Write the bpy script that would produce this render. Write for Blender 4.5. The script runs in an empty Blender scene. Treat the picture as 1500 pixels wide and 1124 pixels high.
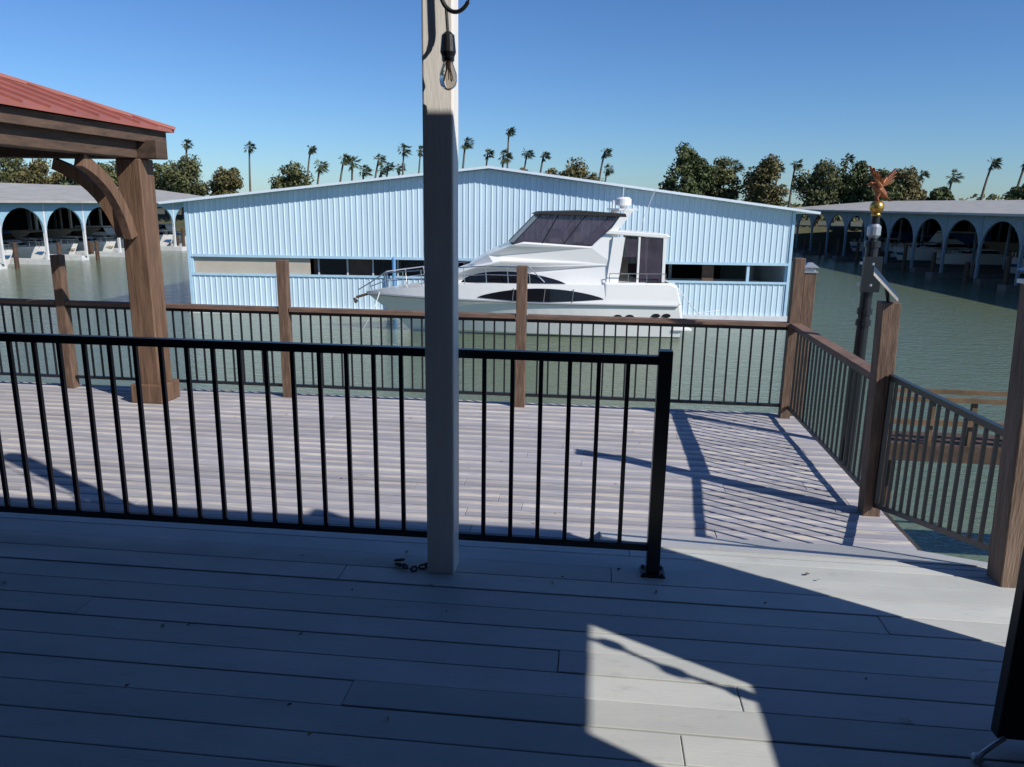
import bpy, math, random
from mathutils import Vector, Matrix
random.seed(7)
sc=bpy.context.scene
rad=math.radians
# ------------------------------------------------------------ helpers
def lerp(a,b,t): return a+(b-a)*t
def clip(x,a=0.0,b=1.0): return max(a,min(b,x))
def emp(name,loc=(0,0,0),rz=0.0):
    e=bpy.data.objects.new(name,None); e.location=loc; e.rotation_euler=(0,0,rz)
    e.empty_display_size=.3
    sc.collection.objects.link(e); return e
class M:
    def __init__(s): s.v=[]; s.f=[]
    def add(s,vs,fs):
        o=len(s.v); s.v+= [tuple(p) for p in vs]; s.f+=[tuple(i+o for i in f) for f in fs]; return s
    def box(s,x0,x1,y0,y1,z0,z1):
        vs=[(x0,y0,z0),(x1,y0,z0),(x1,y1,z0),(x0,y1,z0),(x0,y0,z1),(x1,y0,z1),(x1,y1,z1),(x0,y1,z1)]
        return s.add(vs,[(0,3,2,1),(4,5,6,7),(0,1,5,4),(1,2,6,5),(2,3,7,6),(3,0,4,7)])
    def beam(s,a,b,w,h):
        a=Vector(a);b=Vector(b);d=(b-a).normalized()
        up=Vector((0,0,1)) if abs(d.z)<.95 else Vector((0,1,0))
        sx=d.cross(up).normalized(); sz=sx.cross(d).normalized()
        vs=[]
        for p in (a,b):
            for i,j in ((-1,-1),(1,-1),(1,1),(-1,1)): vs.append(p+sx*i*w/2+sz*j*h/2)
        return s.add(vs,[(0,1,2,3),(7,6,5,4),(0,4,5,1),(1,5,6,2),(2,6,7,3),(3,7,4,0)])
    def tube(s,pts,r,n=8,cap=True):
        pts=[Vector(p) for p in pts]; rs=r if isinstance(r,(list,tuple)) else [r]*len(pts)
        vs=[];fs=[]
        for i,p in enumerate(pts):
            d=(pts[min(i+1,len(pts)-1)]-pts[max(i-1,0)]).normalized()
            up=Vector((0,0,1)) if abs(d.z)<.9 else Vector((1,0,0))
            a=d.cross(up).normalized(); b=d.cross(a)
            for k in range(n):
                t=2*math.pi*k/n; vs.append(p+(a*math.cos(t)+b*math.sin(t))*rs[i])
        for i in range(len(pts)-1):
            for k in range(n):
                k2=(k+1)%n; fs.append((i*n+k,i*n+k2,(i+1)*n+k2,(i+1)*n+k))
        if cap: fs.append(tuple(range(n))[::-1]); fs.append(tuple((len(pts)-1)*n+k for k in range(n)))
        return s.add(vs,fs)
    def ell(s,c,r,nu=14,nv=8):
        vs=[(c[0],c[1],c[2]-r[2])]
        for j in range(1,nv):
            a=-math.pi/2+math.pi*j/nv
            for i in range(nu):
                b=2*math.pi*i/nu
                vs.append((c[0]+r[0]*math.cos(a)*math.cos(b),c[1]+r[1]*math.cos(a)*math.sin(b),c[2]+r[2]*math.sin(a)))
        vs.append((c[0],c[1],c[2]+r[2])); fs=[]
        for i in range(nu):
            i2=(i+1)%nu
            fs.append((0,1+i2,1+i)); fs.append((len(vs)-1,1+(nv-2)*nu+i,1+(nv-2)*nu+i2))
            for j in range(nv-2): fs.append((1+j*nu+i,1+j*nu+i2,1+(j+1)*nu+i2,1+(j+1)*nu+i))
        return s.add(vs,fs)
    def ext(s,poly,y0,y1,axis='y'):
        n=len(poly)
        def P(a,b,t):
            return (a,t,b) if axis=='y' else ((t,a,b) if axis=='x' else (a,b,t))
        vs=[P(a,b,y0) for a,b in poly]+[P(a,b,y1) for a,b in poly]
        fs=[tuple(range(n)),tuple(range(n,2*n))[::-1]]
        for i in range(n): fs.append((i,i+n,(i+1)%n+n,(i+1)%n))
        return s.add(vs,fs)
    def sym(s,poly,hw):
        n=len(poly); vs=[(a,-hw(a,b),b) for a,b in poly]+[(a,hw(a,b),b) for a,b in poly]
        fs=[tuple(range(n)),tuple(range(n,2*n))[::-1]]
        for i in range(n): fs.append((i,i+n,(i+1)%n+n,(i+1)%n))
        return s.add(vs,fs)
    def build(s,name,mat,par=None,world=False,bev=0,smooth=False,recalc=True):
        me=bpy.data.meshes.new(name); vs=s.v
        if par is not None and world:
            l=par.location; vs=[(v[0]-l[0],v[1]-l[1],v[2]-l[2]) for v in vs]
        me.from_pydata(vs,[],s.f); me.materials.append(mat); me.validate()
        if recalc:
            import bmesh
            bm=bmesh.new(); bm.from_mesh(me); bmesh.ops.recalc_face_normals(bm,faces=bm.faces); bm.to_mesh(me); bm.free()
        if smooth:
            for p in me.polygons: p.use_smooth=True
        o=bpy.data.objects.new(name,me); sc.collection.objects.link(o)
        if par is not None: o.parent=par
        if bev:
            b=o.modifiers.new('bevel','BEVEL'); b.width=bev; b.segments=2; b.limit_method='ANGLE'; b.angle_limit=rad(35)
        return o
# ------------------------------------------------------------ materials
def mat(name,col,rough=.6,metal=0,spec=.5,var=0,vscale=5,col2=None,stretch=(1,1,1),bump=0,bscale=30,island=0,coord='Object',alpha=None,trans=0):
    m=bpy.data.materials.new(name); m.use_nodes=True; nt=m.node_tree; N=nt.nodes; L=nt.links
    b=N['Principled BSDF']; b.inputs['Roughness'].default_value=rough; b.inputs['Metallic'].default_value=metal
    b.inputs['Specular IOR Level'].default_value=spec
    b.inputs['Base Color'].default_value=(*col,1)
    if alpha is not None: b.inputs['Alpha'].default_value=alpha
    if trans: b.inputs['Transmission Weight'].default_value=trans
    tc=N.new('ShaderNodeTexCoord'); mp=N.new('ShaderNodeMapping'); mp.inputs['Scale'].default_value=stretch
    L.new(tc.outputs[coord],mp.inputs['Vector'])
    out=None
    if col2 is not None or var:
        ns=N.new('ShaderNodeTexNoise'); ns.inputs['Scale'].default_value=vscale; ns.inputs['Detail'].default_value=6; ns.inputs['Roughness'].default_value=.65
        L.new(mp.outputs[0],ns.inputs['Vector'])
        r=N.new('ShaderNodeValToRGB'); r.color_ramp.elements[0].position=.35; r.color_ramp.elements[1].position=.68
        c2=col2 if col2 is not None else tuple(c*(1-var) for c in col)
        r.color_ramp.elements[0].color=(*c2,1); r.color_ramp.elements[1].color=(*col,1)
        L.new(ns.outputs[0],r.inputs[0]); out=r.outputs[0]
    if island:
        g=N.new('ShaderNodeNewGeometry'); mr=N.new('ShaderNodeMapRange'); mr.inputs['To Min'].default_value=1-island; mr.inputs['To Max'].default_value=1+island
        L.new(g.outputs['Random Per Island'],mr.inputs['Value'])
        mx=N.new('ShaderNodeVectorMath'); mx.operation='SCALE'
        if out is None:
            rgb=N.new('ShaderNodeRGB'); rgb.outputs[0].default_value=(*col,1); out=rgb.outputs[0]
        L.new(out,mx.inputs[0]); L.new(mr.outputs[0],mx.inputs['Scale']); out=mx.outputs[0]
    if out is not None: L.new(out,b.inputs['Base Color'])
    if bump:
        n2=N.new('ShaderNodeTexNoise'); n2.inputs['Scale'].default_value=bscale; n2.inputs['Detail'].default_value=4
        L.new(mp.outputs[0],n2.inputs['Vector']); bp=N.new('ShaderNodeBump'); bp.inputs['Strength'].default_value=bump; bp.inputs['Distance'].default_value=.01
        L.new(n2.outputs[0],bp.inputs['Height']); L.new(bp.outputs[0],b.inputs['Normal'])
    return m
BLK=mat('black_powdercoat',(.012,.013,.016),.35,bump=.05,bscale=80)
BRN=mat('stained_wood',(.20,.125,.085),.75,col2=(.085,.052,.036),vscale=6,stretch=(6,6,.8),bump=.4,bscale=20)
BRNH=mat('stained_wood_rail',(.22,.135,.095),.75,col2=(.12,.075,.055),vscale=5,stretch=(1,1,6),bump=.3)
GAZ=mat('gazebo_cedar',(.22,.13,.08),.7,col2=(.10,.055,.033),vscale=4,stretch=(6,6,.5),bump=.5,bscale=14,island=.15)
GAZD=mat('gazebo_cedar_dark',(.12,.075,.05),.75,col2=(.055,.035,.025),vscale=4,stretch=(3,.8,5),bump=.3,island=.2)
RED=mat('red_metal_roof',(.38,.13,.10),.45,var=.25,vscale=2)
WPOST=mat('painted_post',(.86,.82,.77),.5,var=.08,vscale=7,stretch=(4,4,.6),bump=.15,bscale=25)
WHT=mat('white_gelcoat',(.80,.80,.79),.18,var=.05,vscale=1)
WHT2=mat('white_paint',(.70,.72,.74),.5,var=.18,vscale=3)
BLUEP=mat('light_blue_siding',(.60,.76,.87),.42,var=.12,vscale=.6,stretch=(3,3,.35))
BLUET=mat('light_blue_trim',(.46,.68,.84),.5,var=.15,vscale=2)
BEI=mat('beige_tarp',(.50,.45,.37),.8,var=.12,vscale=1.5)
DRK=mat('shaded_interior',(.020,.022,.026),.85,var=.4,vscale=1)  # near-black colour stands for the shade inside boathouse and docks
GLS=mat('dark_tinted_glass',(.008,.008,.011),.08,spec=.35)
MESHC=mat('smoke_vinyl_enclosure',(.085,.065,.095),.25,var=.5,vscale=1.6,alpha=.80)
CANV=mat('black_canvas',(.015,.015,.017),.8)
STL=mat('stainless',(.6,.6,.62),.2,metal=1)
GOLD=mat('gold_metal',(.75,.42,.10),.3,metal=.9,var=.3,vscale=30)
EAG=mat('eagle_bronze',(.42,.15,.055),.45,metal=.3,var=.5,vscale=20)
ROOFG=mat('weathered_dock_roof',(.44,.43,.40),.7,col2=(.30,.29,.27),vscale=.5,stretch=(1,4,1))
BULB=mat('clear_bulb_glass',(.95,.9,.8),.03,trans=.85)
FIL=mat('bulb_filament',(.7,.3,.08),.4)
PIL=mat('piling_wood',(.10,.06,.04),.85,var=.5,vscale=6)
YEL=mat('gangway_wood',(.20,.125,.065),.75,var=.5,vscale=4)
PALMT=mat('palm_trunk',(.17,.14,.11),.9,var=.4,vscale=3)
PALMF=mat('palm_frond',(.12,.145,.065),.6,col2=(.06,.08,.035),vscale=.8,island=.4)
BARK=mat('tree_bark',(.10,.07,.05),.9,var=.4,vscale=4)
def leafmat(name,c,c2):
    m=mat(name,c,.65,col2=c2,vscale=.55,island=.4,spec=.2); return m
LEAF=[leafmat('eucalyptus_leaves',(.15,.155,.065),(.055,.065,.028)),leafmat('olive_leaves',(.18,.15,.065),(.07,.07,.03)),leafmat('dark_leaves',(.115,.14,.055),(.042,.056,.024))]
def deckmat(name,c1,c2,grit=None,pitch=.145,rough=.45,spec=.5,isl=.09):
    m=bpy.data.materials.new(name); m.use_nodes=True; nt=m.node_tree; N=nt.nodes; L=nt.links; b=N['Principled BSDF']
    b.inputs['Specular IOR Level'].default_value=spec
    tc=N.new('ShaderNodeTexCoord')
    def noise(sc_,st,det=6,ro=.6):
        mp=N.new('ShaderNodeMapping'); mp.inputs['Scale'].default_value=st; L.new(tc.outputs['Object'],mp.inputs[0])
        n=N.new('ShaderNodeTexNoise'); n.inputs['Scale'].default_value=sc_; n.inputs['Detail'].default_value=det; n.inputs['Roughness'].default_value=ro; L.new(mp.outputs[0],n.inputs[0]); return n.outputs[0]
    def mp(v,a,b_,c,d):
        r=N.new('ShaderNodeMapRange'); r.inputs[1].default_value=a; r.inputs[2].default_value=b_; r.inputs[3].default_value=c; r.inputs[4].default_value=d; L.new(v,r.inputs[0]); return r.outputs[0]
    def mix(f,a,b_):
        x=N.new('ShaderNodeMix'); x.data_type='RGBA'
        L.new(f,x.inputs[0])
        for s,vv in ((6,a),(7,b_)):
            if isinstance(vv,tuple): x.inputs[s].default_value=(*vv,1)
            else: L.new(vv,x.inputs[s])
        return x.outputs[2]
    col=mix(mp(noise(1.6,(1,2.5,1)),.3,.7,0,1),c1,c2)
    dirt=mp(noise(9,(.5,2,1),8,.75),.56,.74,0,.55)
    col=mix(dirt,col,tuple(c*.6 for c in c1))
    if grit:
        sx=N.new('ShaderNodeSeparateXYZ'); L.new(tc.outputs['Object'],sx.inputs[0])
        def mth(op,a,b_=None):
            x=N.new('ShaderNodeMath'); x.operation=op
            for i,vv in enumerate((a,b_)):
                if vv is None: continue
                if isinstance(vv,(int,float)): x.inputs[i].default_value=vv
                else: L.new(vv,x.inputs[i])
            return x.outputs[0]
        w=noise(3,(.6,1,1),3); yy=mth('ADD',sx.outputs[1],mth('MULTIPLY',w,.035))
        fr=mth('FRACT',mth('MULTIPLY',yy,1/pitch)); tri=mth('ABSOLUTE',mth('SUBTRACT',fr,.5))
        st=mp(tri,.24,.16,0,1)
        wear=mp(noise(7,(.35,3,1),6,.7),.40,.52,0,1)
        big=mp(noise(.9,(.6,1,1),2),.35,.6,.45,1)
        col=mix(mth('MULTIPLY',mth('MULTIPLY',st,wear),big),col,grit)
    g=N.new('ShaderNodeNewGeometry'); rr=mp(g.outputs['Random Per Island'],0,1,1-isl,1+isl)
    sc_=N.new('ShaderNodeVectorMath'); sc_.operation='SCALE'; L.new(col,sc_.inputs[0]); L.new(rr,sc_.inputs['Scale'])
    L.new(sc_.outputs[0],b.inputs['Base Color'])
    L.new(mp(noise(4,(1,2,1)),.3,.7,rough-.12,rough+.2),b.inputs['Roughness'])
    bp=N.new('ShaderNodeBump'); bp.inputs['Strength'].default_value=.35; bp.inputs['Distance'].default_value=.004
    L.new(noise(40,(.3,3,1),5,.7),bp.inputs['Height']); L.new(bp.outputs[0],b.inputs['Normal'])
    return m
DKU=deckmat('gray_deck_paint',(.45,.465,.455),(.54,.55,.53),rough=.5,spec=.2)
DKL=deckmat('worn_deck_paint',(.31,.305,.345),(.38,.37,.405),grit=(.60,.545,.46),rough=.65,spec=.3,isl=.12)
DKR=deckmat('ramp_paint',(.52,.52,.50),(.58,.57,.55),rough=.55)
DARKJ=mat('deck_frame_wood',(.05,.042,.038),.9,var=.3)
W=-3.25
def water():
    m=bpy.data.materials.new('harbor_water'); m.use_nodes=True; N=m.node_tree.nodes; L=m.node_tree.links; b=N['Principled BSDF']
    b.inputs['Base Color'].default_value=(.125,.165,.105,1); b.inputs['Roughness'].default_value=.07; b.inputs['IOR'].default_value=1.36
    tc=N.new('ShaderNodeTexCoord'); last=None
    for s,st,strength,dist in ((.7,(1,1.9,1),.5,.07),(2.6,(1,2.4,1),.8,.055),(7,(1,2.0,1),.8,.025),(19,(1,1.6,1),.5,.008)):
        mp=N.new('ShaderNodeMapping'); mp.inputs['Scale'].default_value=st; mp.inputs['Rotation'].default_value=(0,0,rad(12)); L.new(tc.outputs['Object'],mp.inputs[0])
        n=N.new('ShaderNodeTexNoise'); n.inputs['Scale'].default_value=s; n.inputs['Detail'].default_value=3; L.new(mp.outputs[0],n.inputs[0])
        bp=N.new('ShaderNodeBump'); bp.inputs['Strength'].default_value=strength; bp.inputs['Distance'].default_value=dist; L.new(n.outputs[0],bp.inputs['Height'])
        if last: L.new(last,bp.inputs['Normal'])
        last=bp.outputs[0]
    L.new(last,b.inputs['Normal']); return m
WM=water()
M().add([(-3000,-200,W),(3000,-200,W),(3000,4000,W),(-3000,4000,W)],[(0,1,2,3)]).build('water',WM)
LAND=mat('levee_ground',(.10,.09,.05),.95,col2=(.05,.06,.03),vscale=.3)
g=M(); g.add([(-3000,97,-3.6),(3000,97,-3.6),(3000,101,-.6),(-3000,101,-.6),(3000,4000,-.4),(-3000,4000,-.4)],[(0,1,2,3),(3,2,4,5)])
g.add([(-86,20,-3.6),(-86,97,-3.6),(-90,97.01,-.6),(-90,20,-.6),(-3000,97,-.6),(-3000,20,-.6)],[(0,1,2,3),(3,2,4,5)])
g.build('ground',LAND)
# ------------------------------------------------------------ decks
def planks(m,x0,x1,y0,y1,z,pitch,gap,th=.035,maxlen=4.0,seed=1):
    r=random.Random(seed); y=y0
    while y<y1-.02:
        ye=min(y+pitch-gap,y1); x=x0+r.uniform(-maxlen,0)*.9; 
        while x<x1:
            xe=x+r.uniform(maxlen*.7,maxlen*1.2); a=max(x,x0); b=min(xe-.003,x1)
            dz=r.uniform(-.0025,.0025)
            if b-a>.05: m.box(a,b,y,ye,z-th+dz,z+dz)
            x=xe
        y+=pitch
up=emp('upper_deck',(0,0,0)); m=M(); planks(m,-9,2.1,-3.2,3.54,0,.142,.005,seed=3,maxlen=6.5); m.build('deck_boards',DKU,up,bev=.003)
m=M(); m.box(-9,2.1,3.545,3.585,-.5,-.002); m.build('edge_fascia',DKU,up)
m=M(); m.box(-9,2.08,-3.2,3.53,-.12,-.045)
m.box(2.103,2.14,-3.2,3.54,-.4,-.01); m.build('subframe',DARKJ,up)
lo=emp('lower_deck',(0,0,-.45)); m=M(); planks(m,-14,2.10,3.60,8.02,-.45,.145,.012,seed=11); m.build('deck_boards',DKL,lo,world=True,bev=.003)
m=M(); m.box(-14,2.08,3.62,8.0,-.6,-.495); m.box(2.103,2.14,3.6,8.06,-.72,-.46); m.box(-14,2.10,8.023,8.06,-.72,-.46)
for x in (-13,-10.4,-7.8,-5.2,-2.6,0,1.9):
    for y in (0.5,4.2,7.7): m.tube([(x,y,-4.5),(x,y,-.6)],.15,10)
m.build('subframe',DARKJ,lo,world=True)
rp=emp('deck_ramp',(1,4,-.2)); m=M()
m.ext([(3.59,0.002),(3.59,-.06),(4.62,-.445),(4.74,-.441)],.10,2.06,'x'); m.build('ramp_board',DKR,rp,world=True)
db=M(); r=random.Random(3)
for k in range(90):
    if r.random()<.5: x,y,z=r.uniform(-3.5,1.8),r.uniform(1.4,3.4),.006
    else: x,y,z=r.uniform(-5,1.9),r.uniform(4.8,7.7),-.444
    a=r.uniform(0,3.14); l_=r.uniform(.006,.02); w_=l_*.4
    c,s_=math.cos(a),math.sin(a)
    db.add([(x+c*l_,y+s_*l_,z+.002),(x-s_*w_,y+c*w_,z+.006),(x-c*l_,y-s_*l_,z+.001),(x+s_*w_,y-c*w_,z+.001)],[(0,1,2,3)])
db.build('fallen_leaf_litter',mat('dry_leaf_bits',(.25,.19,.11),.8,island=.6),None,recalc=False)
# ------------------------------------------------------------ railings
def rail_x(m,x0,x1,y,zb,zt,sp=.125,r=.0095,top=.038):
    m.box(x0,x1,y-.02,y+.02,zt-top,zt); m.box(x0,x1,y-.014,y+.014,zb,zb+.032)
    n=max(1,round((x1-x0)/sp))
    for i in range(1,n):
        x=lerp(x0,x1,i/n); m.box(x-r,x+r,y-r,y+r,zb+.01,zt-.01)
rl=emp('metal_railing',(-1.8,3.3,0)); m=M(); rail_x(m,-4.5,.285,3.30,.115,1.02); m.box(.285,.345,3.27,3.33,.005,1.045); m.box(.26,.37,3.25,3.35,.0,.012)
m.box(-4.56,-4.5,3.27,3.33,.0,1.045)
for c in ((.275,3.262),(.355,3.262),(.275,3.338),(.355,3.338)): m.tube([(c[0],c[1],.01),(c[0],c[1],.022)],.008,6)
m.build('rail_frame',BLK,rl,world=True,bev=.002)
xs=[-13.5,-10.95,-8.4,-5.82,-3.28,-.74,2.0]
fr=emp('deck_railing',(-3,7.87,-.45)); m=M(); w=M()
for a,b in zip(xs[:-1],xs[1:]):
    rail_x(m,a+.06,b-.06,7.87,-.34,.485,.112,.0085,.03); w.box(a+.062,b-.062,7.82,7.925,.49,.532)
m.build('metal_panels',BLK,fr,world=True); w.build('wood_top_rail',BRNH,fr,world=True,bev=.004)
def wpost(name,x,y,z0,z1,w=.11,lean=(0,0),mt=BRN):
    e=emp(name,(x,y,z0)); mm=M(); h=w/2
    vs=[(-h,-h,0),(h,-h,0),(h,h,0),(-h,h,0)]; dx,dy=lean; H=z1-z0
    vs+=[(a+dx,b+dy,H) for a,b,_ in vs]
    mm.add(vs,[(0,3,2,1),(4,5,6,7),(0,1,5,4),(1,2,6,5),(2,3,7,6),(3,0,4,7)]); mm.build('post_shaft',mt,e,bev=.006); return e
for x in xs[:-1]: wpost('wooden_railing_post',x,7.87,-.6,1.03,.105)
wpost('wooden_railing_post',1.985,7.87,-.6,1.17,.10)
GL2=mat('frosted_lamp_glass',(.62,.66,.68),.3,var=.2,vscale=20)
ALU=mat('lamp_cap_metal',(.45,.47,.50),.35,metal=.6)
def capl(par,z,w):
    mm=M(); h=w/2
    mm.box(-h*1.15,h*1.15,-h*1.15,h*1.15,z+.001,z+.018); mm.build('lamp_base',ALU,par)
    mm=M(); mm.box(-h*.8,h*.8,-h*.8,h*.8,z+.018,z+.055); mm.build('lamp_glass',GL2,par)
    mm=M(); a=h*1.25; b=h*.35
    mm.add([(-a,-a,z+.055),(a,-a,z+.055),(a,a,z+.055),(-a,a,z+.055),(-b,-b,z+.10),(b,-b,z+.10),(b,b,z+.10),(-b,b,z+.10)],[(0,3,2,1),(4,5,6,7),(0,1,5,4),(1,2,6,5),(2,3,7,6),(3,0,4,7)]); mm.build('lamp_roof',ALU,par)
e=wpost('wooden_railing_post',2.125,8.0,-.6,1.02,.12); capl(e,1.62,.12)
e=wpost('wooden_railing_post',2.0,5.34,-.7,1.05,.118,(-.05,0))
mm=M(); mm.add([(-.20,-.09,1.93),(-.03,-.10,1.76),(.0,.0,1.78),(-.16,.03,1.96),(-.195,-.08,1.95),(-.025,-.09,1.78),(.005,.01,1.80),(-.155,.04,1.98)],[(0,3,2,1),(4,5,6,7),(0,1,5,4),(1,2,6,5),(2,3,7,6),(3,0,4,7)])
mm.tube([(-.05,0,1.73),(-.09,-.02,1.86)],.012,6); mm.build('solar_lamp_panel',BLK,e)
rr=emp('side_railing',(2.0,6.6,-.45)); m=M(); w=M()
m.box(1.985,2.015,5.41,7.81,.455,.485); m.box(1.988,2.012,5.41,7.81,-.34,-.31)
n=21
for i in range(1,n):
    y=lerp(5.41,7.81,i/n); m.box(1.9915,2.0085,y-.0085,y+.0085,-.33,.47)
m.build('metal_panel',BLK,rr,world=True); w.box(1.945,2.055,5.405,7.815,.49,.532); w.build('wood_top_rail',BRNH,rr,world=True,bev=.004)
r2=emp('ramp_railing',(1.98,4.4,0)); m=M()
A=Vector((2.0,5.27,0)); B=Vector((1.94,3.53,0))
def pr(t,z): p=A.lerp(B,t); return (p.x,p.y,z)
m.beam(pr(0,.555),pr(1,.645),.035,.035); m.beam(pr(0,-.36),pr(1,.10),.025,.03)
m.beam(pr(.01,-.37),pr(.01,.56),.03,.03); m.beam(pr(.985,.09),pr(.985,.65),.03,.03)
for i in range(1,15):
    t=i/15; zb=lerp(-.36,.10,t); zt=lerp(.555,.645,t); p=pr(t,0); m.box(p[0]-.0085,p[0]+.0085,p[1]-.0085,p[1]+.0085,zb,zt)
m.build('metal_panel',BLK,r2,world=True)
BRN2=mat('weathered_post_wood',(.26,.18,.135),.8,col2=(.13,.085,.06),vscale=5,stretch=(6,6,.6),bump=.5,bscale=18)
e=wpost('wooden_post',1.95,3.45,-.3,1.35,.132,(-.075,0),BRN2)
capl(e,1.65,.132)
for o in e.children:
    if o.name.startswith('lamp'): o.location.x=-.075
# ------------------------------------------------------------ main painted post
mp_=emp('painted_support_post',(-.645,3.22,0)); m=M(); m.box(-.0625,.0625,-.0625,.0625,.0,3.2); m.build('post_shaft',WPOST,mp_,bev=.008)
m=M()
for k in range(6):
    a=k/6*4.2; c=Vector((-.115+.05*math.cos(a)-.01*k,-.0-.05*math.sin(a),.012+.006*(k%2)))
    pts=[c+Vector((.022*math.cos(t)*math.cos(a),.022*math.cos(t)*math.sin(a),.0))+Vector((-math.sin(a),math.cos(a),.3))*.012*math.sin(t) for t in [i*math.pi/5 for i in range(11)]]
    m.tube(pts,.0045,6,False)
m.build('chain_links',DARKJ,mp_)
sl=emp('hanging_string_light',(-.58,3.05,2.2)); m=M()
pts=[]
for i in range(25):
    t=i/24; a=math.pi*(1.0+t*1.05)
    pts.append((-.555+.06*math.cos(a),3.06,2.43+.09*math.sin(a)))
pts=[(-.64,3.06,3.19)]+pts+[(-.50,3.05,3.19)]
m.tube(pts,.008,8); m.tube([(-.590,3.06,2.355),(-.583,3.06,2.26)],.006,6)
m.tube([(-.583,3.06,2.272),(-.583,3.06,2.26),(-.583,3.06,2.20),(-.583,3.06,2.185),(-.583,3.06,2.168)],[.010,.024,.030,.024,.023],14); m.build('cord_and_socket',BLK,sl,world=True)
m=M(); m.tube([(-.583,3.06,z) for z in (2.168,2.15,2.125,2.10,2.08,2.069,2.064)],[.018,.023,.032,.034,.029,.015,.003],16); m.build('bulb_glass',BULB,sl,world=True,smooth=True)
m=M(); m.tube([(-.583,3.06,2.168),(-.583,3.06,2.135)],.007,6)
for k in range(5):
    a=k*1.25; m.tube([(-.583+.004*math.cos(a),3.06+.004*math.sin(a),2.14),(-.583+.014*math.cos(a),3.06+.014*math.sin(a),2.10)],.0015,4)
m.build('filament',FIL,sl,world=True)
# ------------------------------------------------------------ patio building around the camera
PW=mat('patio_wall_paint',(.14,.13,.12),.7,var=.1); PR=mat('patio_ceiling',(.12,.11,.10),.7,var=.1)
pb=emp('patio_building',(0,0,0)); m=M()
H=3.2
m.ext([(-9.5,-3.2),(2.30,-3.2),(2.30,.80),(3.97,.80),(3.97,2.30),(.10,2.30),(-1.05,2.95),(-9.5,2.95)],H,H+.12,'z'); m.build('roof',PR,pb)  # out of view; outline shaped to cast the shadow edges on the decks
m=M()
x0,x1=2.22,2.30
m.box(x0,x1,-3.2,2.49,.0,1.43); m.box(x0,x1,-3.2,2.49,2.0,H-.002)
m.box(x0,x1,-3.2,.86,1.43,2.0); m.box(x0,x1,1.56,2.49,1.43,2.0)
m.box(-9.4,x0-.002,-3.3,-3.203,.0,H-.002); m.box(-5.0,-4.9,-3.2,2.4,.0,H-.002); m.build('walls',PW,pb)  # includes an unseen left wall, added to darken the near deck
m=M(); cord=[(2.26,1.42,2.01),(2.265,1.45,1.9),(2.26,1.43,1.7),(2.26,1.46,1.5),(2.26,1.45,1.42)]
m.tube(cord,.012,6)
for p in (cord[1],cord[2],cord[3]): m.ell(p,(.03,.03,.045),8,6)
m.build('string_light_cord',BLK,pb)  # unseen cord, added in the opening to throw a thin shadow on the deck
dr=emp('open_door',(1.3,2.25,0)); m=M(); m.box(1.30,2.21,2.23,2.275,.05,2.1); m.build('door_leaf',mat('door_dark_paint',(.022,.016,.012),.5,var=.5,vscale=8),dr,world=True,bev=.004)
m=M(); m.tube([(1.315,2.22,.06),(1.27,2.19,.055),(1.24,2.18,.035),(1.225,2.18,.008)],.008,8); m.ell((1.225,2.18,.014),(.02,.02,.014),10,6)
m.tube([(1.33,2.222,.75),(1.33,2.222,.92)],.012,8); m.build('door_holder',ALU,dr,world=True)
# ------------------------------------------------------------ gazebo
gz=emp('gazebo',(-6.5,5.75,-.45)); cx,cy=-6.5,5.7
P4=[(-4.6,7.5),(-8.4,7.5),(-8.4,3.9),(-4.6,3.9)]
m=M()
for x,y in P4: m.box(x-.125,x+.125,y-.125,y+.125,-.44,2.02)
m.build('posts',GAZ,gz,world=True,bev=.012)
m=M()
for x,y in P4: m.box(x-.175,x+.175,y-.175,y+.175,-.448,-.25)
m.build('post_bases',GAZ,gz,world=True,bev=.012)
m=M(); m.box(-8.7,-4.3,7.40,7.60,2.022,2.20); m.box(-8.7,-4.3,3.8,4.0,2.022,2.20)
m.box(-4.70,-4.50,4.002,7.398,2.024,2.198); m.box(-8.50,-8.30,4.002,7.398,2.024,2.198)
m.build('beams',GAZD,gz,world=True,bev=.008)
def brace(m,p,d,L=.74,w=.085,th=.11):
    n=9; vs=[];fs=[]
    p=Vector(p); d=Vector(d); s=Vector((-d.y,d.x,0)); Z=Vector((0,0,1))
    a=Z*(-L); b=d*L*.95; c=d*.24*L-Z*.24*L
    for i in range(n+1):
        t=i/n; q=a*(1-t)**2+c*2*t*(1-t)+b*t*t
        tg=((c-a)*2*(1-t)+(b-c)*2*t).normalized(); nn=(d*tg.dot(Z)-Z*tg.dot(d))
        for off in (0,th):
            for k in (-1,1): vs.append(p+q+nn*off+s*k*w/2)
    for i in range(n):
        a_=i*4;b_=a_+4
        fs+=[(a_,a_+1,b_+1,b_),(a_+2,b_+2,b_+3,a_+3),(a_,b_,b_+2,a_+2),(a_+1,a_+3,b_+3,b_+1)]
    fs+=[(0,2,3,1),(n*4,n*4+1,n*4+3,n*4+2)]
    m.add(vs,fs)
m=M()
for p,d in (((-4.60,7.37,2.02),(0,-1,0)),((-4.73,7.5,2.02),(-1,0,0)),((-8.4,7.37,2.02),(0,-1,0)),((-8.27,7.5,2.02),(1,0,0)),((-4.6,4.03,2.02),(0,1,0)),((-4.73,3.9,2.02),(-1,0,0)),((-8.27,3.9,2.02),(1,0,0)),((-8.4,4.03,2.02),(0,1,0))): brace(m,p,d)
m.build('knee_braces',GAZ,gz,world=True)
ex,ey=2.15,2.15; ap=(cx,cy,3.08); C4=[(cx+ex,cy+ey),(cx-ex,cy+ey),(cx-ex,cy-ey),(cx+ex,cy-ey)]
ez=2.33; m=M()
vs=[(x,y,ez) for x,y in C4]+[ap]+[(x,y,ez-.03) for x,y in C4]+[(ap[0],ap[1],ap[2]-.05)]
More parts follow.
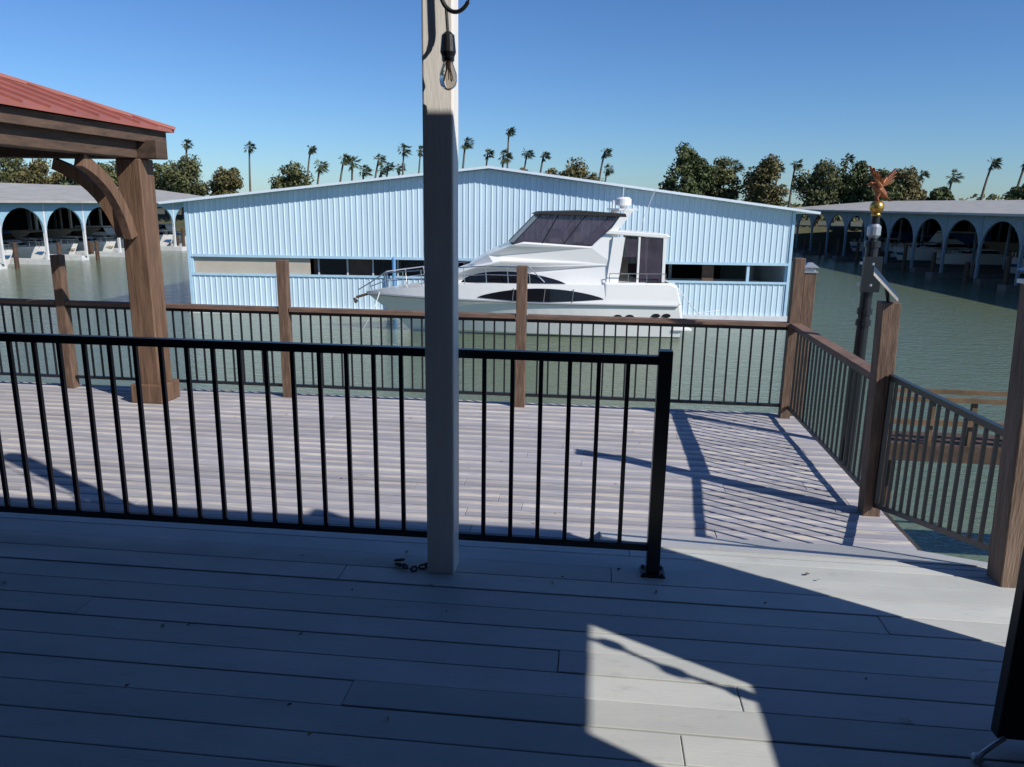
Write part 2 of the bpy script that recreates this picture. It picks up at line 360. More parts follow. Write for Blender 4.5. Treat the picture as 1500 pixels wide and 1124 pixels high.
m.add(vs,[(0,1,4),(1,2,4),(2,3,4),(3,0,4),(5,6,1,0),(6,7,2,1),(7,8,3,2),(8,5,0,3),(5,9,6),(6,9,7),(7,9,8),(8,9,5)])
for k in range(4):
    a=Vector((*C4[k],ez)); b=Vector((*C4[(k+1)%4],ez)); A_=Vector(ap)
    for i in range(1,14):
        t=i/14; p=a.lerp(b,t); u=1-abs(2*t-1)
        q=p+(A_-(a+b)/2)*u
        m.beam(p+Vector((0,0,.012)),q+Vector((0,0,.012)),.014,.022)
    m.beam(a+Vector((0,0,.01)),A_+Vector((0,0,.01)),.09,.03)
m.build('metal_roof',RED,gz,world=True)
m=M(); e_=.06
m.box(cx-ex+e_,cx+ex-e_,cy+ey-e_-.04,cy+ey-e_,ez-.15,ez-.032); m.box(cx-ex+e_,cx+ex-e_,cy-ey+e_,cy-ey+e_+.04,ez-.15,ez-.032)
m.box(cx+ex-e_-.04,cx+ex-e_-.002,cy-ey+e_+.042,cy+ey-e_-.042,ez-.15,ez-.032); m.box(cx-ex+e_+.002,cx-ex+e_+.04,cy-ey+e_+.042,cy+ey-e_-.042,ez-.15,ez-.032)
m.add([(cx+ex-.15,cy+ey-.15,ez-.07),(cx-ex+.15,cy+ey-.15,ez-.07),(cx-ex+.15,cy-ey+.15,ez-.07),(cx+ex-.15,cy-ey+.15,ez-.07),(cx,cy,3.0)],[(0,1,4),(1,2,4),(2,3,4),(3,0,4)])
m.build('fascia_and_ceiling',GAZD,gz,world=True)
# ------------------------------------------------------------ eagle pole
ep=emp('eagle_flagpole',(2.36,7.0,-3.5)); m=M()
px,py=2.36,7.0
m.tube([(px,py,-4.0),(px,py,1.38),(px,py,1.385),(px,py,1.60)],[.055,.05,.035,.035],16)
for z in (.65,.75,1.33): m.tube([(px,py,z),(px,py,z+.05)],.064,16)
m.box(px-.075,px+.075,py-.08,py-.04,.95,1.25); m.build('pole',BLK,ep,world=True)
m=M(); m.tube([(px,py,1.40),(px,py,1.43),(px,py,1.50),(px,py,1.53)],[.03,.055,.055,.03],14)
for z in (1.0,1.18): m.tube([(px,py,z),(px,py,z+.02)],.082,16)
m.build('lantern_collar',ALU,ep,world=True)
m=M(); m.ell((px,py,1.665),(.058,.058,.058),18,12); m.tube([(px,py,1.59),(px,py,1.62)],[.045,.03],12); m.build('gold_ball',GOLD,ep,world=True,smooth=True)
m=M(); b0=Vector((px,py,1.72))
m.tube([b0+Vector(p) for p in ((.07,0,.02),(.045,0,.045),(.0,0,.085),(-.03,0,.115),(-.05,0,.13),(-.066,0,.132))],[.010,.030,.040,.032,.021,.014],12)
m.ell(b0+Vector((-.068,0,.135)),(.021,.017,.017),12,8); m.tube([b0+Vector((-.085,0,.133)),b0+Vector((-.100,0,.127)),b0+Vector((-.104,0,.113))],[.009,.006,.002],8)
def wing(root,elbow,tips):
    for j,tp in enumerate(tips):
        t=j/(len(tips)-1); st=elbow.lerp(root,t); 
        m.beam(b0+st,b0+st.lerp(tp,.55),.034,.008); m.beam(b0+st.lerp(tp,.5),b0+tp,.024,.006)
    m.tube([b0+root,b0+elbow],[.022,.012],8)
wing(Vector((-.0,-.03,.11)),Vector((-.075,-.06,.20)),[Vector((-.125,-.09,.275)),Vector((-.095,-.09,.26)),Vector((-.062,-.08,.235)),Vector((-.03,-.07,.205)),Vector((.0,-.06,.175))])
wing(Vector((.015,.03,.11)),Vector((.07,.05,.19)),[Vector((.145,.08,.265)),Vector((.15,.08,.235)),Vector((.145,.07,.205)),Vector((.13,.06,.175)),Vector((.11,.05,.15))])
for s_ in (-1,1): m.tube([b0+Vector((.0,.015*s_,.06)),b0+Vector((-.015,.018*s_,.02)),b0+Vector((-.005,.018*s_,0))],[.018,.012,.010],8)
for k in range(5): m.beam(b0+Vector((.05,0,.035)),b0+Vector((.105,(k-2)*.016,-.005)),.018,.005)
m.build('eagle_statue',EAG,ep,world=True)
# ------------------------------------------------------------ gangway landing
ld=emp('gangway_landing',(5,10.5,-1.4)); m=M()
m.box(3.80,8.5,9.94,9.98,-.72,-.66); m.box(3.80,8.5,9.94,9.98,-1.03,-.96); 
m.box(3.80,8.5,10.5,10.54,-.74,-.68)
for x in (3.85,4.35,4.85,5.35,5.85,6.6,7.6): m.box(x-.03,x+.03,9.985,10.04,-1.3,-.665)
m.build('timber_rails',YEL,ld,world=True); m=M()
m.box(3.8,8.5,9.95,10.6,-1.36,-1.30); m.box(3.78,8.5,9.9,9.94,-1.5,-1.28)
for x in (4,6,8):
    m.tube([(x,10.3,-4.2),(x,10.3,-1.37)],.10,10)
m.build('walkway_and_pilings',PIL,ld,world=True)
# ------------------------------------------------------------ boathouse
bw=25.92; bh=emp('boathouse',(-17.5,32.0,0),math.atan2(2.5,25.8)); D=24
def top(u): return lerp(1.50,3.03,1-abs(u-bw/2)/(bw/2))
m=M(); zg=-.74; z1=-1.55
m.ext([(0,zg),(bw,zg),(bw,top(bw)),(bw/2,top(bw/2)),(0,top(0))],0,.08)
m.box(0,bw,0,.08,-2.98,z1)
m.box(0,.08,.082,D,-2.98,1.5); m.box(bw-.08,bw,.082,D,-2.98,1.5)
u=.12
while u<bw-.05:
    t=top(u)-.02
    for a,b in ((zg+.01,t),(-2.97,z1-.01)):
        m.add([(u-.04,0,a),(u-.016,-.024,a),(u+.016,-.024,a),(u+.04,0,a),(u-.04,0,b),(u-.016,-.024,b),(u+.016,-.024,b),(u+.04,0,b)],[(0,1,5,4),(1,2,6,5),(2,3,7,6),(3,2,1,0),(4,5,6,7)])
    u+=.24
m.build('corrugated_siding',BLUEP,bh,recalc=True)
m=M(); m.box(-.02,bw+.02,-.06,-.037,zg-.06,zg+.05); m.box(-.02,bw+.02,-.06,-.037,z1-.05,z1+.05); m.box(-.06,.06,-.064,-.04,-2.98,1.5)
m.box(bw-.06,bw+.06,-.064,-.04,-2.98,1.5)
for u_ in (.0,24.1,25.75): m.box(u_+.02,u_+.14,.0,.1,z1+.05,zg-.06)
m.build('trim',BLUET,bh)
ov=.95; m=M()
for s_ in (-1,1):
    c=bw/2; e0=c+s_*(c+ov); ze=1.50-ov*(1.53/(bw/2)); zr=3.05
    vs=[(c,-.45,zr+.0),(e0,-.45,ze),(e0,D,ze),(c,D,zr),(c,-.45,zr+.10),(e0,-.45,ze+.10),(e0,D,ze+.10),(c,D,zr+.10)]
    m.add(vs,[(0,3,2,1),(4,5,6,7),(0,1,5,4),(1,2,6,5),(2,3,7,6)])
m.build('metal_roof',mat('white_metal_roof',(.70,.79,.86),.5,var=.1),bh)
m=M(); m.box(-.12,bw+.12,-.15,.5,-3.35,-2.985); m.box(0,bw,.5,3.2,-3.35,-2.95); m.build('float_base',WHT2,bh)
m=M(); m.box(.15,5.2,.09,.13,z1-.1,zg+.1); m.build('beige_panel',BEI,bh)
BW=mat('boathouse_cabin_wood',(.16,.10,.07),.8,var=.3)
m=M(); m.box(5.25,11.4,.5,.58,-2.9,zg+.3); m.box(22.3,22.8,.4,.48,-2.9,zg+.3); m.build('inner_cabin_wall',BW,bh)
m=M()
for a,b in ((5.5,6.7),(7.9,8.9),(9.1,10.1),(10.4,11.2)): m.box(a,b,.46,.497,-1.5,-.8)
m.build('inner_windows',GLS,bh)
m=M()
for a in (5.45,6.72,7.84,8.93,10.2,11.25): m.box(a,a+.07,.42,.455,-1.6,-.7)
for u_ in range(1,14): m.box(u_*1.95,u_*1.95+.14,3.6,3.74,-2.9,1.4)
m.box(19.5,25.6,3.3,3.4,-1.9,-1.72)
m.build('inner_posts',WHT2,bh)
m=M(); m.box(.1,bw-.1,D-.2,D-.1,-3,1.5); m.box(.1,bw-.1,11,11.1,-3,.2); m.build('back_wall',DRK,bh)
def piling(x,y,z1_,r=.16,mt=PIL):
    e=emp('dock_piling',(x,y,W)); mm=M(); mm.tube([(0,0,-1),(0,0,z1_-W),(0,0,z1_-W+.1)],[r,r*.92,r*.3],12); mm.build('pile',mt,e)
PB=mat('blue_pipe_piling',(.12,.32,.6),.5)
piling(-8.6,32.55,-.75,.09,PB)
# ------------------------------------------------------------ motor yacht
yt=emp('motor_yacht',(-8.80,28.95,W-.03),math.atan2(2.0,12.2))
def Hb(s,B=1.8,s0=0.0,L_=8.6,p=2.5):
    t=clip((s-s0)/L_); v=B*(1-(1-t)**p)
    if s>9: v*=1-.06*((s-9)/3)
    return v
rows=[('k',2.3,12.0,.05,9.5,-.5,-.5),('c',1.55,12.05,1.5,9.2,.22,.05),('m',.85,12.0,1.68,8.9,.85,.65),('r',.12,11.85,1.8,8.6,1.42,1.22),('r2',.06,11.8,1.83,8.6,1.50,1.30),('t',.0,11.65,1.76,8.6,1.56,2.1)]
def ztop(s): return 1.52+.52*clip(s/4.5)**.8+.08*clip((s-9)/1.5)
n=30; m=M(); vs=[]; 
for nm,s0,s1,B,L_,za,zb in rows:
    for side in (-1,1):
        for i in range(n+1):
            t=(i/n)**1.4; s=lerp(s0,s1,t); z=lerp(za,zb,t) if nm!='t' else ztop(s)
            vs.append((s,side*(Hb(s,B,s0,L_)+.012),z))
nr=len(rows); fs=[]
def id_(r,side,i): return (r*2+side)*(n+1)+i
for r in range(nr-1):
    for side in (0,1):
        for i in range(n): fs.append((id_(r,side,i),id_(r,side,i+1),id_(r+1,side,i+1),id_(r+1,side,i)))
    fs.append((id_(r,0,n),id_(r,1,n),id_(r+1,1,n),id_(r+1,0,n))); fs.append((id_(r,0,0),id_(r,1,0),id_(r+1,1,0),id_(r+1,0,0)))
for i in range(n):
    fs.append((id_(nr-1,0,i),id_(nr-1,0,i+1),id_(nr-1,1,i+1),id_(nr-1,1,i))); fs.append((id_(0,0,i),id_(0,0,i+1),id_(0,1,i+1),id_(0,1,i)))
m.add(vs,fs); m.build('hull',WHT,yt)
def hw2(s,z): return max(.06,.83*Hb(s,1.8,1.6,5.5))-.13*(z-1.9)
m=M(); m.sym([(2.0,1.78),(2.7,2.02),(3.4,2.36),(4.2,2.64),(5.2,2.85),(9.4,2.85),(9.4,1.9),(3,1.75)],hw2); m.build('cabin_trunk',WHT,yt,bev=.07)
def hw3(s,z): return 1.42*clip((s-3.2)/2.2,.12,1)-.07*(z-2.6)
m=M(); m.sym([(4.0,2.62),(4.7,3.06),(5.5,3.40),(6.0,3.55),(8.5,3.42),(9.05,3.92),(9.5,3.95),(9.45,2.7),(5,2.6)],hw3); m.build('flybridge',WHT,yt,bev=.06)
m=M(); m.sym([(5.6,3.46),(6.65,4.56),(9.65,4.50),(8.55,3.44)],lambda s,z:hw3(s,3.5)-.06-.12*(z-3.4)); m.build('bridge_enclosure',MESHC,yt)
m=M(); m.box(7.0,7.5,-.6,.6,3.5,4.0); m.box(7.9,8.2,-.8,.8,3.5,4.1); m.build('helm_seats',WHT,yt,bev=.05)
m=M(); m.sym([(6.45,4.54),(6.7,4.64),(8.3,4.70),(9.75,4.62),(9.8,4.5)],lambda s,z:1.32); m.build('bimini_top',CANV,yt,bev=.02)
m=M()
for a,b in (((5.6,3.46),(6.65,4.56)),((6.7,3.5),(7.3,4.56)),((8.55,3.44),(9.65,4.5)),((7.5,3.5),(8.3,4.53))):
    for s_ in (-1,1): m.tube([(a[0],s_*(hw3(a[0],3.5)-.05),a[1]),(b[0],s_*(hw3(b[0],3.5)-.18),b[1])],.022,6)
m.tube([(5.55,-1.2,3.5),(8.6,-1.32,3.46)],.03,6); m.build('enclosure_frames',CANV,yt)
m=M(); m.sym([(9.0,3.88),(9.15,4.02),(11.3,3.90),(11.45,3.80),(11.3,3.74)],lambda s,z:1.45); m.build('aft_hardtop',WHT,yt,bev=.03)
m=M()
for s_ in (-1,1):
    y=s_*1.4; 
    m.ext([(9.1,2.0),(9.55,2.0),(9.75,3.76),(9.3,3.76)],y-.05,y+.05); m.ext([(11.2,2.1),(11.32,2.1),(11.3,3.78),(11.18,3.78)],y-.04,y+.04)
    m.ext([(10.25,2.1),(10.33,2.1),(10.33,3.78),(10.25,3.78)],y-.04,y+.04)
    m.ext([(9.2,4.0),(9.5,4.0),(10.05,4.75),(9.75,4.8)],s_*1.25-.05,s_*1.25+.05)
m.box(9.5,10.2,-1.28,1.28,4.72,4.8); m.build('radar_arch',WHT,yt,bev=.01)
m=M(); 
for s_ in (-1,1): m.box(10.34,11.17,s_*1.4-.012,s_*1.4+.012,2.12,3.76)
m.box(11.24,11.262,-1.3,1.3,2.12,3.74); m.build('aft_mesh_screen',MESHC,yt)
m=M(); m.box(9.5,9.54,-1.3,1.3,2.1,3.74); m.box(9.56,10.24,.2,1.3,2.1,2.9); m.build('aft_bulkhead_and_seat',BEI,yt)
m=M(); m.box(9.80,10.22,-1.405,-1.385,3.05,3.7); m.build('aft_window',MESHC,yt)
m=M(); m.sym([(9.0,1.3),(9.0,2.12),(11.45,2.12),(11.75,2.0),(11.95,1.3)],lambda s,z:Hb(s)+.03-.02*(z-1.3)); m.build('aft_cockpit_coaming',WHT,yt,bev=.06)
m=M(); m.sym([(11.8,.28),(12.45,.28),(12.45,.40),(11.8,.42)],lambda s,z:1.55); m.sym([(11.7,.3),(12.1,.3),(12.0,1.3),(11.7,1.3)],lambda s,z:1.58); m.build('swim_platform',WHT,yt,bev=.04)
m=M(); m.tube([(9.85,-.3,4.8),(9.85,-.3,4.9),(9.85,-.3,4.92),(9.85,-.3,5.14),(9.85,-.3,5.22)],[.12,.15,.30,.30,.2],20); m.build('radar_dome',WHT,yt)
m=M(); m.tube([(10.0,.8,4.8),(10.05,.8,5.6)],.02,6); m.tube([(10.35,-.9,4.0),(10.9,-.9,5.5)],.012,6); m.tube([(9.6,.5,4.8),(9.6,.5,5.1)],.05,8); m.build('antennas',WHT2,yt)
def lens(m,s0,s1,f0,f1,hw,n_=24,off=.02):
    vs=[];fs=[]
    for i in range(n_+1):
        t=i/n_; s=lerp(s0,s1,t); a,b=f0(t),f1(t)
        for z in (a,b): vs.append((s,-(hw(s,z)+off),z))
    for i in range(n_): fs.append((2*i,2*i+2,2*i+3,2*i+1))
    m.add(vs,fs); m.add([(v[0],-v[1],v[2]) for v in vs],fs)
hT=lambda s,z: Hb(s,lerp(1.83,1.76,clip((z-1.35)/.7)))+.012
m=M(); lens(m,4.3,9.0,lambda t:1.52-.12*math.sin(math.pi*t),lambda t:1.52+.37*math.sin(math.pi*t)**.75,hT,28)
lens(m,3.7,7.6,lambda t:2.02+.02*t,lambda t:2.03+.44*math.sin(math.pi*t**.8)**.7,hw2,24,.03)
m.build('side_windows',GLS,yt)
m=M()
for s_ in (-1,1):
    for q in (5.6,6.75,7.8): m.beam((q,s_*(hT(q,1.6)+.035),1.40),(q+.05,s_*(hT(q,1.6)+.02),1.88),.03,.02)
m.build('window_mullions',mat('window_frame_gray',(.12,.12,.13),.5),yt)
m=M()
for c,z in ((3.2,1.0),(9.55,.86),(10.0,.86),(11.0,.9),(11.4,.9)):
    k=lambda s,zz: Hb(s,lerp(1.68,1.8,(z-.7)/.6),.5)+.02
    lens(m,c-.17,c+.17,lambda t:z-.08*math.sin(math.pi*t)**.5,lambda t:z+.08*math.sin(math.pi*t)**.5,k,10,.03)
m.build('portholes',GLS,yt)
m=M()
for s_ in (-1,1):
    m.tube([(s,s_*(Hb(s,1.84)+.03),lerp(1.46,1.26,s/11.8)) for s in [.1+i*.39 for i in range(31)]],.035,6)
m.build('rub_rail',mat('gray_rubrail',(.25,.26,.28),.4),yt)
m=M()
for s_ in (-1,1):
    ps=[(s,s_*(Hb(s,1.68)),ztop(s)+.62*clip((s+.4)/1.2)) for s in [-.25,.2,.8,1.5,2.2,3,3.8,4.6,5.4,6.2]]+[(6.8,s_*1.5,2.1)]
    m.tube(ps,.022,6); m.tube([(p[0],p[1],ztop(p[0])+ (p[2]-ztop(p[0]))*.5) for p in ps[1:-1]],.012,5)
    for p in ps[1:-1]: m.tube([(p[0]+.05,p[1],ztop(p[0])-.02),p],.016,6)
    m.tube([(9.2,s_*1.6,2.45),(11.3,s_*1.6,2.45)],.018,6)
    for q in (9.2,9.9,10.6,11.3): m.tube([(q,s_*1.6,2.1),(q,s_*1.6,2.45)],.014,6)
m.build('bow_rails',STL,yt)
m=M(); m.tube([(-.35,0,1.30),(.3,0,1.50)],.05,8); m.tube([(-.35,-.2,1.12),(-.42,0,1.25),(-.35,.2,1.12)],.045,6); m.build('anchor',PIL,yt)
m=M(); m.tube([(.6,-.4,1.55),(.4,-.9,.9),(-.3,-.6,-.3)],.018,6); m.tube([(11.7,-1.2,2.1),(12.6,-1.6,1.0),(14.5,1.5,.7)],.018,6); m.build('mooring_lines',WHT2,yt)
# ------------------------------------------------------------ small boats + covered docks
CANB=mat('blue_canvas',(.03,.10,.28),.8); CANT=mat('tan_canvas',(.40,.34,.26),.8)
def small_boat(loc,rz,s=1.0,canv=None,kind=0):
    e=emp('moored_boat',loc,rz); e.scale=(s,s,s); m=M(); n=10; vs=[];fs=[]
    for B,z,s0 in ((.1,-.3,.9),(.95,.15,.5),(1.15,.95,0.0)):
        for side in (-1,1):
            for i in range(n+1):
                t=i/n; x=lerp(s0,7.2,t); vs.append((x,side*B*(1-(1-t)**2.4),z+ (.25*(1-t) if z>.5 else 0)))
    I=lambda r,sd,i:(r*2+sd)*(n+1)+i
    for r in range(2):
        for sd in (0,1):
            for i in range(n): fs.append((I(r,sd,i),I(r,sd,i+1),I(r+1,sd,i+1),I(r+1,sd,i)))
        fs.append((I(r,0,n),I(r,1,n),I(r+1,1,n),I(r+1,0,n)))
    for i in range(n): fs.append((I(2,0,i),I(2,0,i+1),I(2,1,i+1),I(2,1,i)))
    m.add(vs,fs); m.sym([(2.0,1.0),(2.9,1.55),(3.4,1.65),(6.0,1.6),(6.2,.95)],lambda a,b:.85*clip((a-1)/1.6)-.1*(b-1))
    if kind: m.sym([(3.0,1.6),(3.5,2.4),(6.3,2.4),(6.3,2.3),(5.9,1.6)],lambda a,b:.8-.1*(b-1.6))
    m.build('hull_and_cabin',WHT,e,bev=.02)
    g_=M(); g_.sym([(3.2,1.66),(3.7,2.15),(3.8,2.15),(3.9,1.66)],lambda a,b:.74)
    g_.sym([(2.35,1.24),(2.85,1.50),(3.1,1.50),(3.1,1.24)],lambda a,b:.87*clip((a-1)/1.6)-.1*(b-1)+.02)
    g_.box(3.5,5.4,-.83,.83,1.25,1.48); 
    if kind: g_.sym([(3.2,1.85),(3.42,2.28),(5.9,2.25),(5.8,1.85)],lambda a,b:.83-.1*(b-1.6))
    g_.build('windows',GLS,e)
    g_=M(); g_.sym([(.35,.62),(7.22,.50),(7.22,.66),(.25,.80)],lambda a,b:1.13*(1-(1-clip(a/7.2))**2.4)+.02); g_.build('hull_stripe',canv or CANB,e)
    if canv: 
        c_=M(); c_.sym([(3.6,2.15),(4.0,2.3),(6.6,2.2),(6.9,1.3),(6.8,1.0),(5.8,1.0)],lambda a,b:.87); c_.build('canvas_cover',canv,e,bev=.05)
    g_=M()
    for s_ in (-1,1): g_.tube([(q,s_*1.1*(1-(1-q/7.2)**2.4),1.55) for q in (.1,.5,1.2,2,3)],.025,5)
    for q in (.5,1.2,2,3):
        for s_ in (-1,1): g_.tube([(q,s_*1.1*(1-(1-q/7.2)**2.4),1.1),(q,s_*1.1*(1-(1-q/7.2)**2.4),1.55)],.02,5)
    g_.build('bow_rail',STL,e)
def dock(name,loc,rz,nb,bay,depth,side,trim,ridge,eave=1.15,seed=1,pm=WHT2,wk=WHT2):
    r=random.Random(seed); e=emp(name,loc,rz); L_=nb*bay
    def yb(a,b): return (a,b) if side>0 else (-b,-a)
    m=M(); na=14
    for i in range(nb):
        x0=i*bay; hwid=bay/2-.12; c=x0+bay/2; zs=-.95; hh=eave-.30-zs
        arc=[(c+hwid*math.cos(math.pi*k/na),zs+hh*math.sin(math.pi*k/na)) for k in range(na+1)]
        y0,y1=yb(0,.14)
        for k in range(na):
            a,b=arc[k],arc[k+1]
            vs=[(a[0],y0,a[1]),(b[0],y0,b[1]),(b[0],y0,eave),(a[0],y0,eave),(a[0],y1,a[1]),(b[0],y1,b[1]),(b[0],y1,eave),(a[0],y1,eave)]
            m.add(vs,[(0,3,2,1),(4,5,6,7),(0,1,5,4)])
    m.build('arched_fascia',trim,e,recalc=True)
    m=M()
    for i in range(nb+1):
        x=i*bay
        for yy in (0.0,depth/3,depth*2/3,depth-.3):
            a,b=yb(yy-.01,yy+.16); m.box(x-.09,x+.09,a,b,-2.9,eave-.01)
    m.build('columns',pm,e)
    m=M(); a,b=yb(-.7,depth+.7)
    ym=(a+b)/2
    for ya in (a,b):
        vs=[(-.6,ya,eave+.02),(L_+.6,ya,eave+.02),(L_+.6,ym,ridge),(-.6,ym,ridge)]
        vs+=[(x,y,z+.16) for x,y,z in vs]
        m.add(vs,[(0,3,2,1),(4,5,6,7),(0,1,5,4),(1,2,6,5),(3,0,4,7)])
    m.build('roof',ROOFG,e)
    m=M(); a,b=yb(.16,depth)
    for k in range(nb*2): m.box(k*bay/2,k*bay/2+.1,a,b,eave-.28,eave-.02)
    for yy in (.3,.55,.8): 
        a2,b2=yb(depth*yy,depth*yy+.15); m.box(0,L_,a2,b2,eave-.6,eave-.30)
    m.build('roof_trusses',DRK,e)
    m=M()
    for i in range(nb+1):
        x=i*bay; a,b=yb(-.8 if i%2 else .2,depth); m.box(x-.45,x+.45,a,b,-3.4,-2.88)
    a,b=yb(depth-1.2,depth+.8); m.box(0,L_,a,b,-3.4,-2.87); m.build('floating_walkways',wk,e)
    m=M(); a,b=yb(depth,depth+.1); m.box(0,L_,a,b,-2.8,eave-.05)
    a,b=yb(depth*.45,depth); m.box(-.1,-.02,a,b,-2.8,eave-.05); m.box(L_+.02,L_+.1,a,b,-2.8,eave-.05); m.build('back_screen',DRK,e)  # near-black sheets stand for the shade deep in the berths
    m=M()
    for i in range(nb):
        a,b=yb(-.5,-.3); m.tube([(i*bay+.5,a,-4),(i*bay+.5,a,-1.3+r.uniform(-.5,.3))],.15,10)
        if i%3==1:
            q=i*bay+1.3; a,b=yb(.6,1.0); m.box(q,q+.4,a,b,-2.88,-1.9)
    m.build('guide_pilings',PIL,e)
    return e
EL=dock('covered_dock',(-40.0,40.0,0),rad(90),10,4.4,22,1,mat('dock_blue_arch',(.32,.52,.66),.5,var=.15),2.55,seed=4,pm=WHT2)
BLUEG=mat('dock_blue_shaded',(.20,.28,.34),.6,var=.3); DKW=mat('dark_walkway',(.14,.13,.12),.8,var=.4)  # shaded dock: its shade is worked into these darker trim and walkway colours
ER=dock('covered_dock',(27.4,38.0,0),rad(90)+.09,13,4.5,22,-1,BLUEG,2.4,eave=1.3,seed=9,pm=BLUEG,wk=DKW)
rb=random.Random(5)
for i in range(9):
    y=40+4.4*i+2.2; small_boat((-40.8-rb.uniform(0,1.6),y,W),rad(180)+rb.uniform(-.03,.03),rb.uniform(.9,1.2),rb.choice([CANT,CANB,None]),rb.choice([0,1]))
for i in range(12):
    q=4.5*i+2.3; x=27.4-.0898*q+1.2; y=38+q*.996
    if i%4!=2: small_boat((x+rb.uniform(2,5),y,W),rb.uniform(-.03,.03)+.09,rb.uniform(1,1.3),rb.choice([None,CANT,CANB,CANB]),rb.choice([0,1]))
# ------------------------------------------------------------ palms
def palm_mesh(seed,H_):
    r=random.Random(seed); t=M(); bend=r.uniform(.2,1.1)
    pts=[(bend*(k/8)**2,0,H_*k/8) for k in range(9)]
    t.tube(pts,[.20-.08*k/8 for k in range(9)],8)
    f=M(); T=Vector(pts[-1]); sz=r.uniform(.72,1.0)
    for k in range(34):
        a=r.uniform(0,2*math.pi); el=r.uniform(-.8,1.2); L_=r.uniform(.95,1.5)*sz
        d=Vector((math.cos(a)*math.cos(el)+.45,math.sin(a)*math.cos(el),math.sin(el))).normalized()
        q=T+d*L_*.45; f.beam(T,q,.035,.03)
        sd=d.cross(Vector((0,0,1))).normalized()
        for j in range(-3,4):
            an=j*.26; dd=(d*math.cos(an)+sd*math.sin(an)); tip=q+dd*L_*.62*(1-abs(j)*.06)+Vector((.22,0,-.18-.05*abs(j)))
            n_=dd.cross(d.cross(sd)).normalized()*.05
            mid=q.lerp(tip,.5)+Vector((0,0,.05))
            f.add([q,mid+n_,tip,mid-n_],[(0,1,2,3)])
    for k in range(12):
        a=r.uniform(0,6.28); p=T+Vector((0,0,-.1)); q=p+Vector((math.cos(a)*.24,math.sin(a)*.24,-r.uniform(.3,.8)))
        f.beam(p,q,.09,.03)
    return t,f
pal=[(-59.3,9.8),(-49.7,9.4),(-41.3,9.2),(-39.8,7.0),(-36.5,8.0),(-34.5,7.5),(-31.5,8.0),(-32.9,6.5),(-29.8,7.0),(-27.2,9.3),(-27.9,6.8),(-25.0,9.1),(-23.8,9.4),(-23.7,6.9),(-18.7,10.3),(-15.5,8.8),(-12.3,11.8),(-13.0,8.6),(-10.3,8.8),(-8.0,8.6),(.2,9.2),(1.1,6.8),(18.4,7.5),(26.1,7.8),(32.1,8.5),(42.1,6.6),(46.2,6.5),(50.4,8.3),(54.5,8.3),(24.0,7.3),(-21.5,7.2),(-30.8,6.3)]
for i,(x,z) in enumerate(pal):
    k=random.uniform(.95,1.25); e=emp('palm_tree',(x*k-.5,110*k,-.6),random.uniform(-.4,.4))
    Ht=(1.65+(z-1.65)*k)
    t,f=palm_mesh(i+50,Ht); t.build('trunk',PALMT,e,smooth=True); f.build('fronds',PALMF,e,recalc=False); 
# ------------------------------------------------------------ trees
def tree(x,y,ztop_,rx,lm,seed,name='broadleaf_tree',dens=1.0):
    r=random.Random(seed); z0=-.6; e=emp(name,(x,y,z0)); Ht=ztop_-z0
    t=M(); t.tube([(0,0,0),(.1,0,Ht*.25),(0,.1,Ht*.5)],[.3,.24,.16],8)
    cl=[]
    for k in range(int(42*dens)):
        while True:
            a=Vector((r.uniform(-1,1),r.uniform(-1,1),r.uniform(-1,1)))
            if a.length<1: break
        a=a*(.75+.25*r.random())
        w=1-.2*max(0,a.z)
        cl.append(Vector((a.x*rx*w*.84,a.y*rx*.7*w,Ht*.53+a.z*Ht*.41)))
    for c in cl[:9]: t.tube([(0,0,Ht*.25),c*.5+Vector((0,0,Ht*.15)),c],[.12,.08,.03],5)
    t.build('trunk_and_limbs',BARK,e)
    f=M(); vs=f.v; fs=f.f
    for c in cl:
        R_=r.uniform(.26,.44)*rx*.9
        for j in range(150):
            d=Vector((r.gauss(0,1),r.gauss(0,1),r.gauss(0,1))).normalized()*(R_*r.random()**.4)
            n0=d.normalized(); d.z*=.8; p=c+d; s_=r.uniform(.09,.18)
            # leaf planes loosely facing outward so clumps catch the light
            nn=(n0+Vector((r.gauss(0,.5),r.gauss(0,.5),r.gauss(0,.5)))).normalized(); u=nn.orthogonal().normalized(); v=nn.cross(u)
            a_=r.uniform(0,3.14); u,v=u*math.cos(a_)+v*math.sin(a_),v*math.cos(a_)-u*math.sin(a_)
            o=len(vs); vs.extend([tuple(p+u*s_*1.4),tuple(p+v*s_*.85),tuple(p-u*s_*1.4),tuple(p-v*s_*.85)]); fs.append((o,o+1,o+2,o+3))
    f.build('crown',lm,e,recalc=False)
T=[(-52.4,7.3,3.6,0),(-47,5.9,2.5,1),(-39,6.6,2.9,0),(-8.8,6.7,2.4,1),(-2.7,6.9,3.5,1),(-6,6.4,2.4,1),(9.9,9.3,2.9,2),(12.0,7.8,2.5,2),(14.6,8.2,2.8,0),(19.6,8.3,3.1,1),(25.8,7.6,3.0,0),(30.0,7.9,2.9,2),(32.2,7.3,2.4,2),(35.2,7.4,3.0,1),(39.9,4.5,1.9,2),(47.6,4.9,2.0,2),(-55.5,6.3,2.4,0)]
for i,(x,z,r_,l) in enumerate(T): tree(x*1.05,95+(i%3)*1.5+5,z+.35,r_*1.12,LEAF[l],i+200)
for i,(x,z,r_) in enumerate([(-75.5,6.8,3.1),(-71,6.5,3.2),(-66.5,6.0,3.0),(-62,6.2,2.8)]): tree(x*1.03,98,z+.2,r_*1.15,LEAF[i%3],i+300)
f=M(); r=random.Random(77)
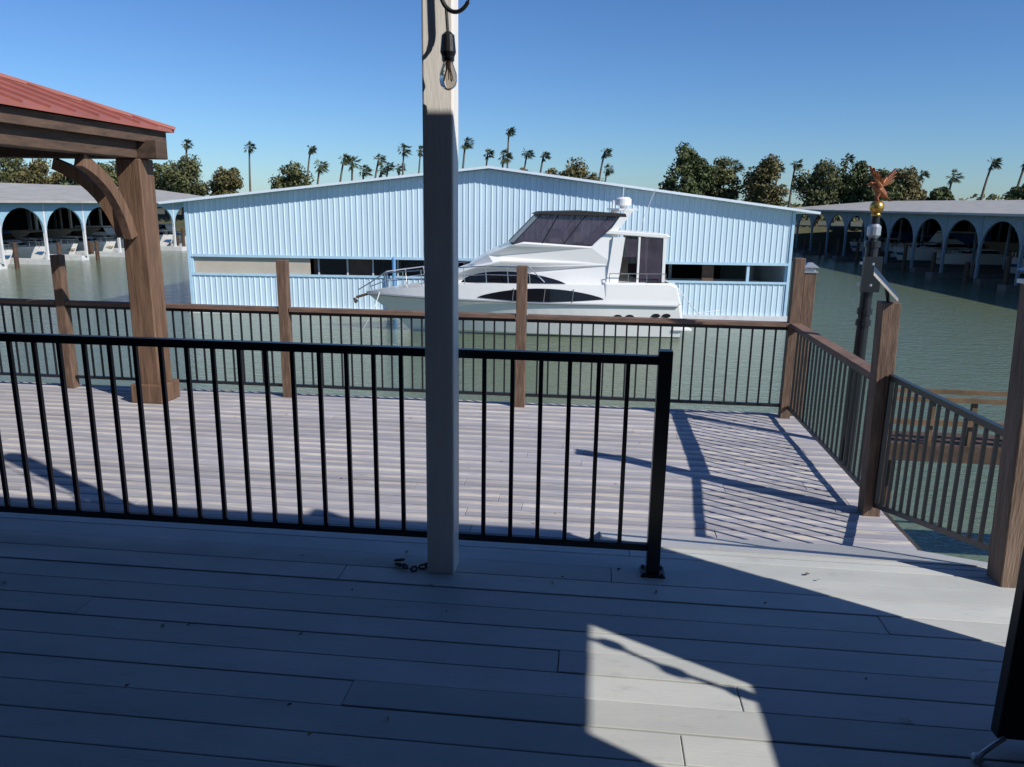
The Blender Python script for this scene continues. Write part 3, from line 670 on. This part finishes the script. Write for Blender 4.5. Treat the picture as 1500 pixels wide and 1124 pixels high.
for k in range(7000):
    x=r.uniform(-170,170); hgt=3.0+1.2*math.sin(x*.11)+.8*math.sin(x*.37+1); 
    p=Vector((x,150+r.uniform(-4,4),-.5+r.random()*hgt)); s_=r.uniform(.3,.65)
    u=Vector((r.gauss(0,1),r.gauss(0,1),r.gauss(0,1))).normalized(); v=u.orthogonal().normalized()
    f.add([p+u*s_,p+v*s_,p-u*s_,p-v*s_],[(0,1,2,3)])
f.build('distant_tree_line',LEAF[0],None,recalc=False)
# ------------------------------------------------------------ light
S=Vector((1.13,-.65,1.0)).normalized()
el=math.asin(S.z); az=math.atan2(S.x,S.y)
w=bpy.data.worlds.new('World'); sc.world=w; w.use_nodes=True; N=w.node_tree.nodes; L=w.node_tree.links
sky=N.new('ShaderNodeTexSky'); sky.sky_type='NISHITA'; sky.sun_disc=False; sky.sun_elevation=el; sky.sun_rotation=az
sky.air_density=1.0; sky.dust_density=.2; sky.ozone_density=2.2
tint=N.new('ShaderNodeMix'); tint.data_type='RGBA'; tint.blend_type='MULTIPLY'; tint.inputs[0].default_value=1; tint.inputs[7].default_value=(.56,.78,1.08,1)
L.new(sky.outputs[0],tint.inputs[6]); gm=N.new('ShaderNodeGamma'); gm.inputs[1].default_value=1.12; L.new(tint.outputs[2],gm.inputs[0])
L.new(gm.outputs[0],N['Background'].inputs[0]); N['Background'].inputs[1].default_value=.084
l=bpy.data.lights.new('sun','SUN'); l.energy=5.0; l.angle=rad(.5); l.color=(1,.95,.87)
so=bpy.data.objects.new('sun',l); so.rotation_euler=(-S).to_track_quat('-Z','Y').to_euler(); so.location=(10,-6,20); sc.collection.objects.link(so)
# ------------------------------------------------------------ camera
cam=bpy.data.cameras.new('camera'); cam.sensor_width=36; cam.sensor_fit='HORIZONTAL'; cam.lens=1126/1500*36; cam.clip_end=6000; cam.clip_start=.05
co=bpy.data.objects.new('camera',cam); sc.collection.objects.link(co)
R=Matrix.Rotation(rad(6),3,'Z')@Matrix.Rotation(rad(90-13.2),3,'X')@Matrix.Rotation(0.0154,3,'Z')
co.location=(0,0,1.65); co.rotation_euler=R.to_euler(); sc.camera=co
sc.view_settings.view_transform='Standard'; sc.view_settings.look='None'; sc.view_settings.exposure=0
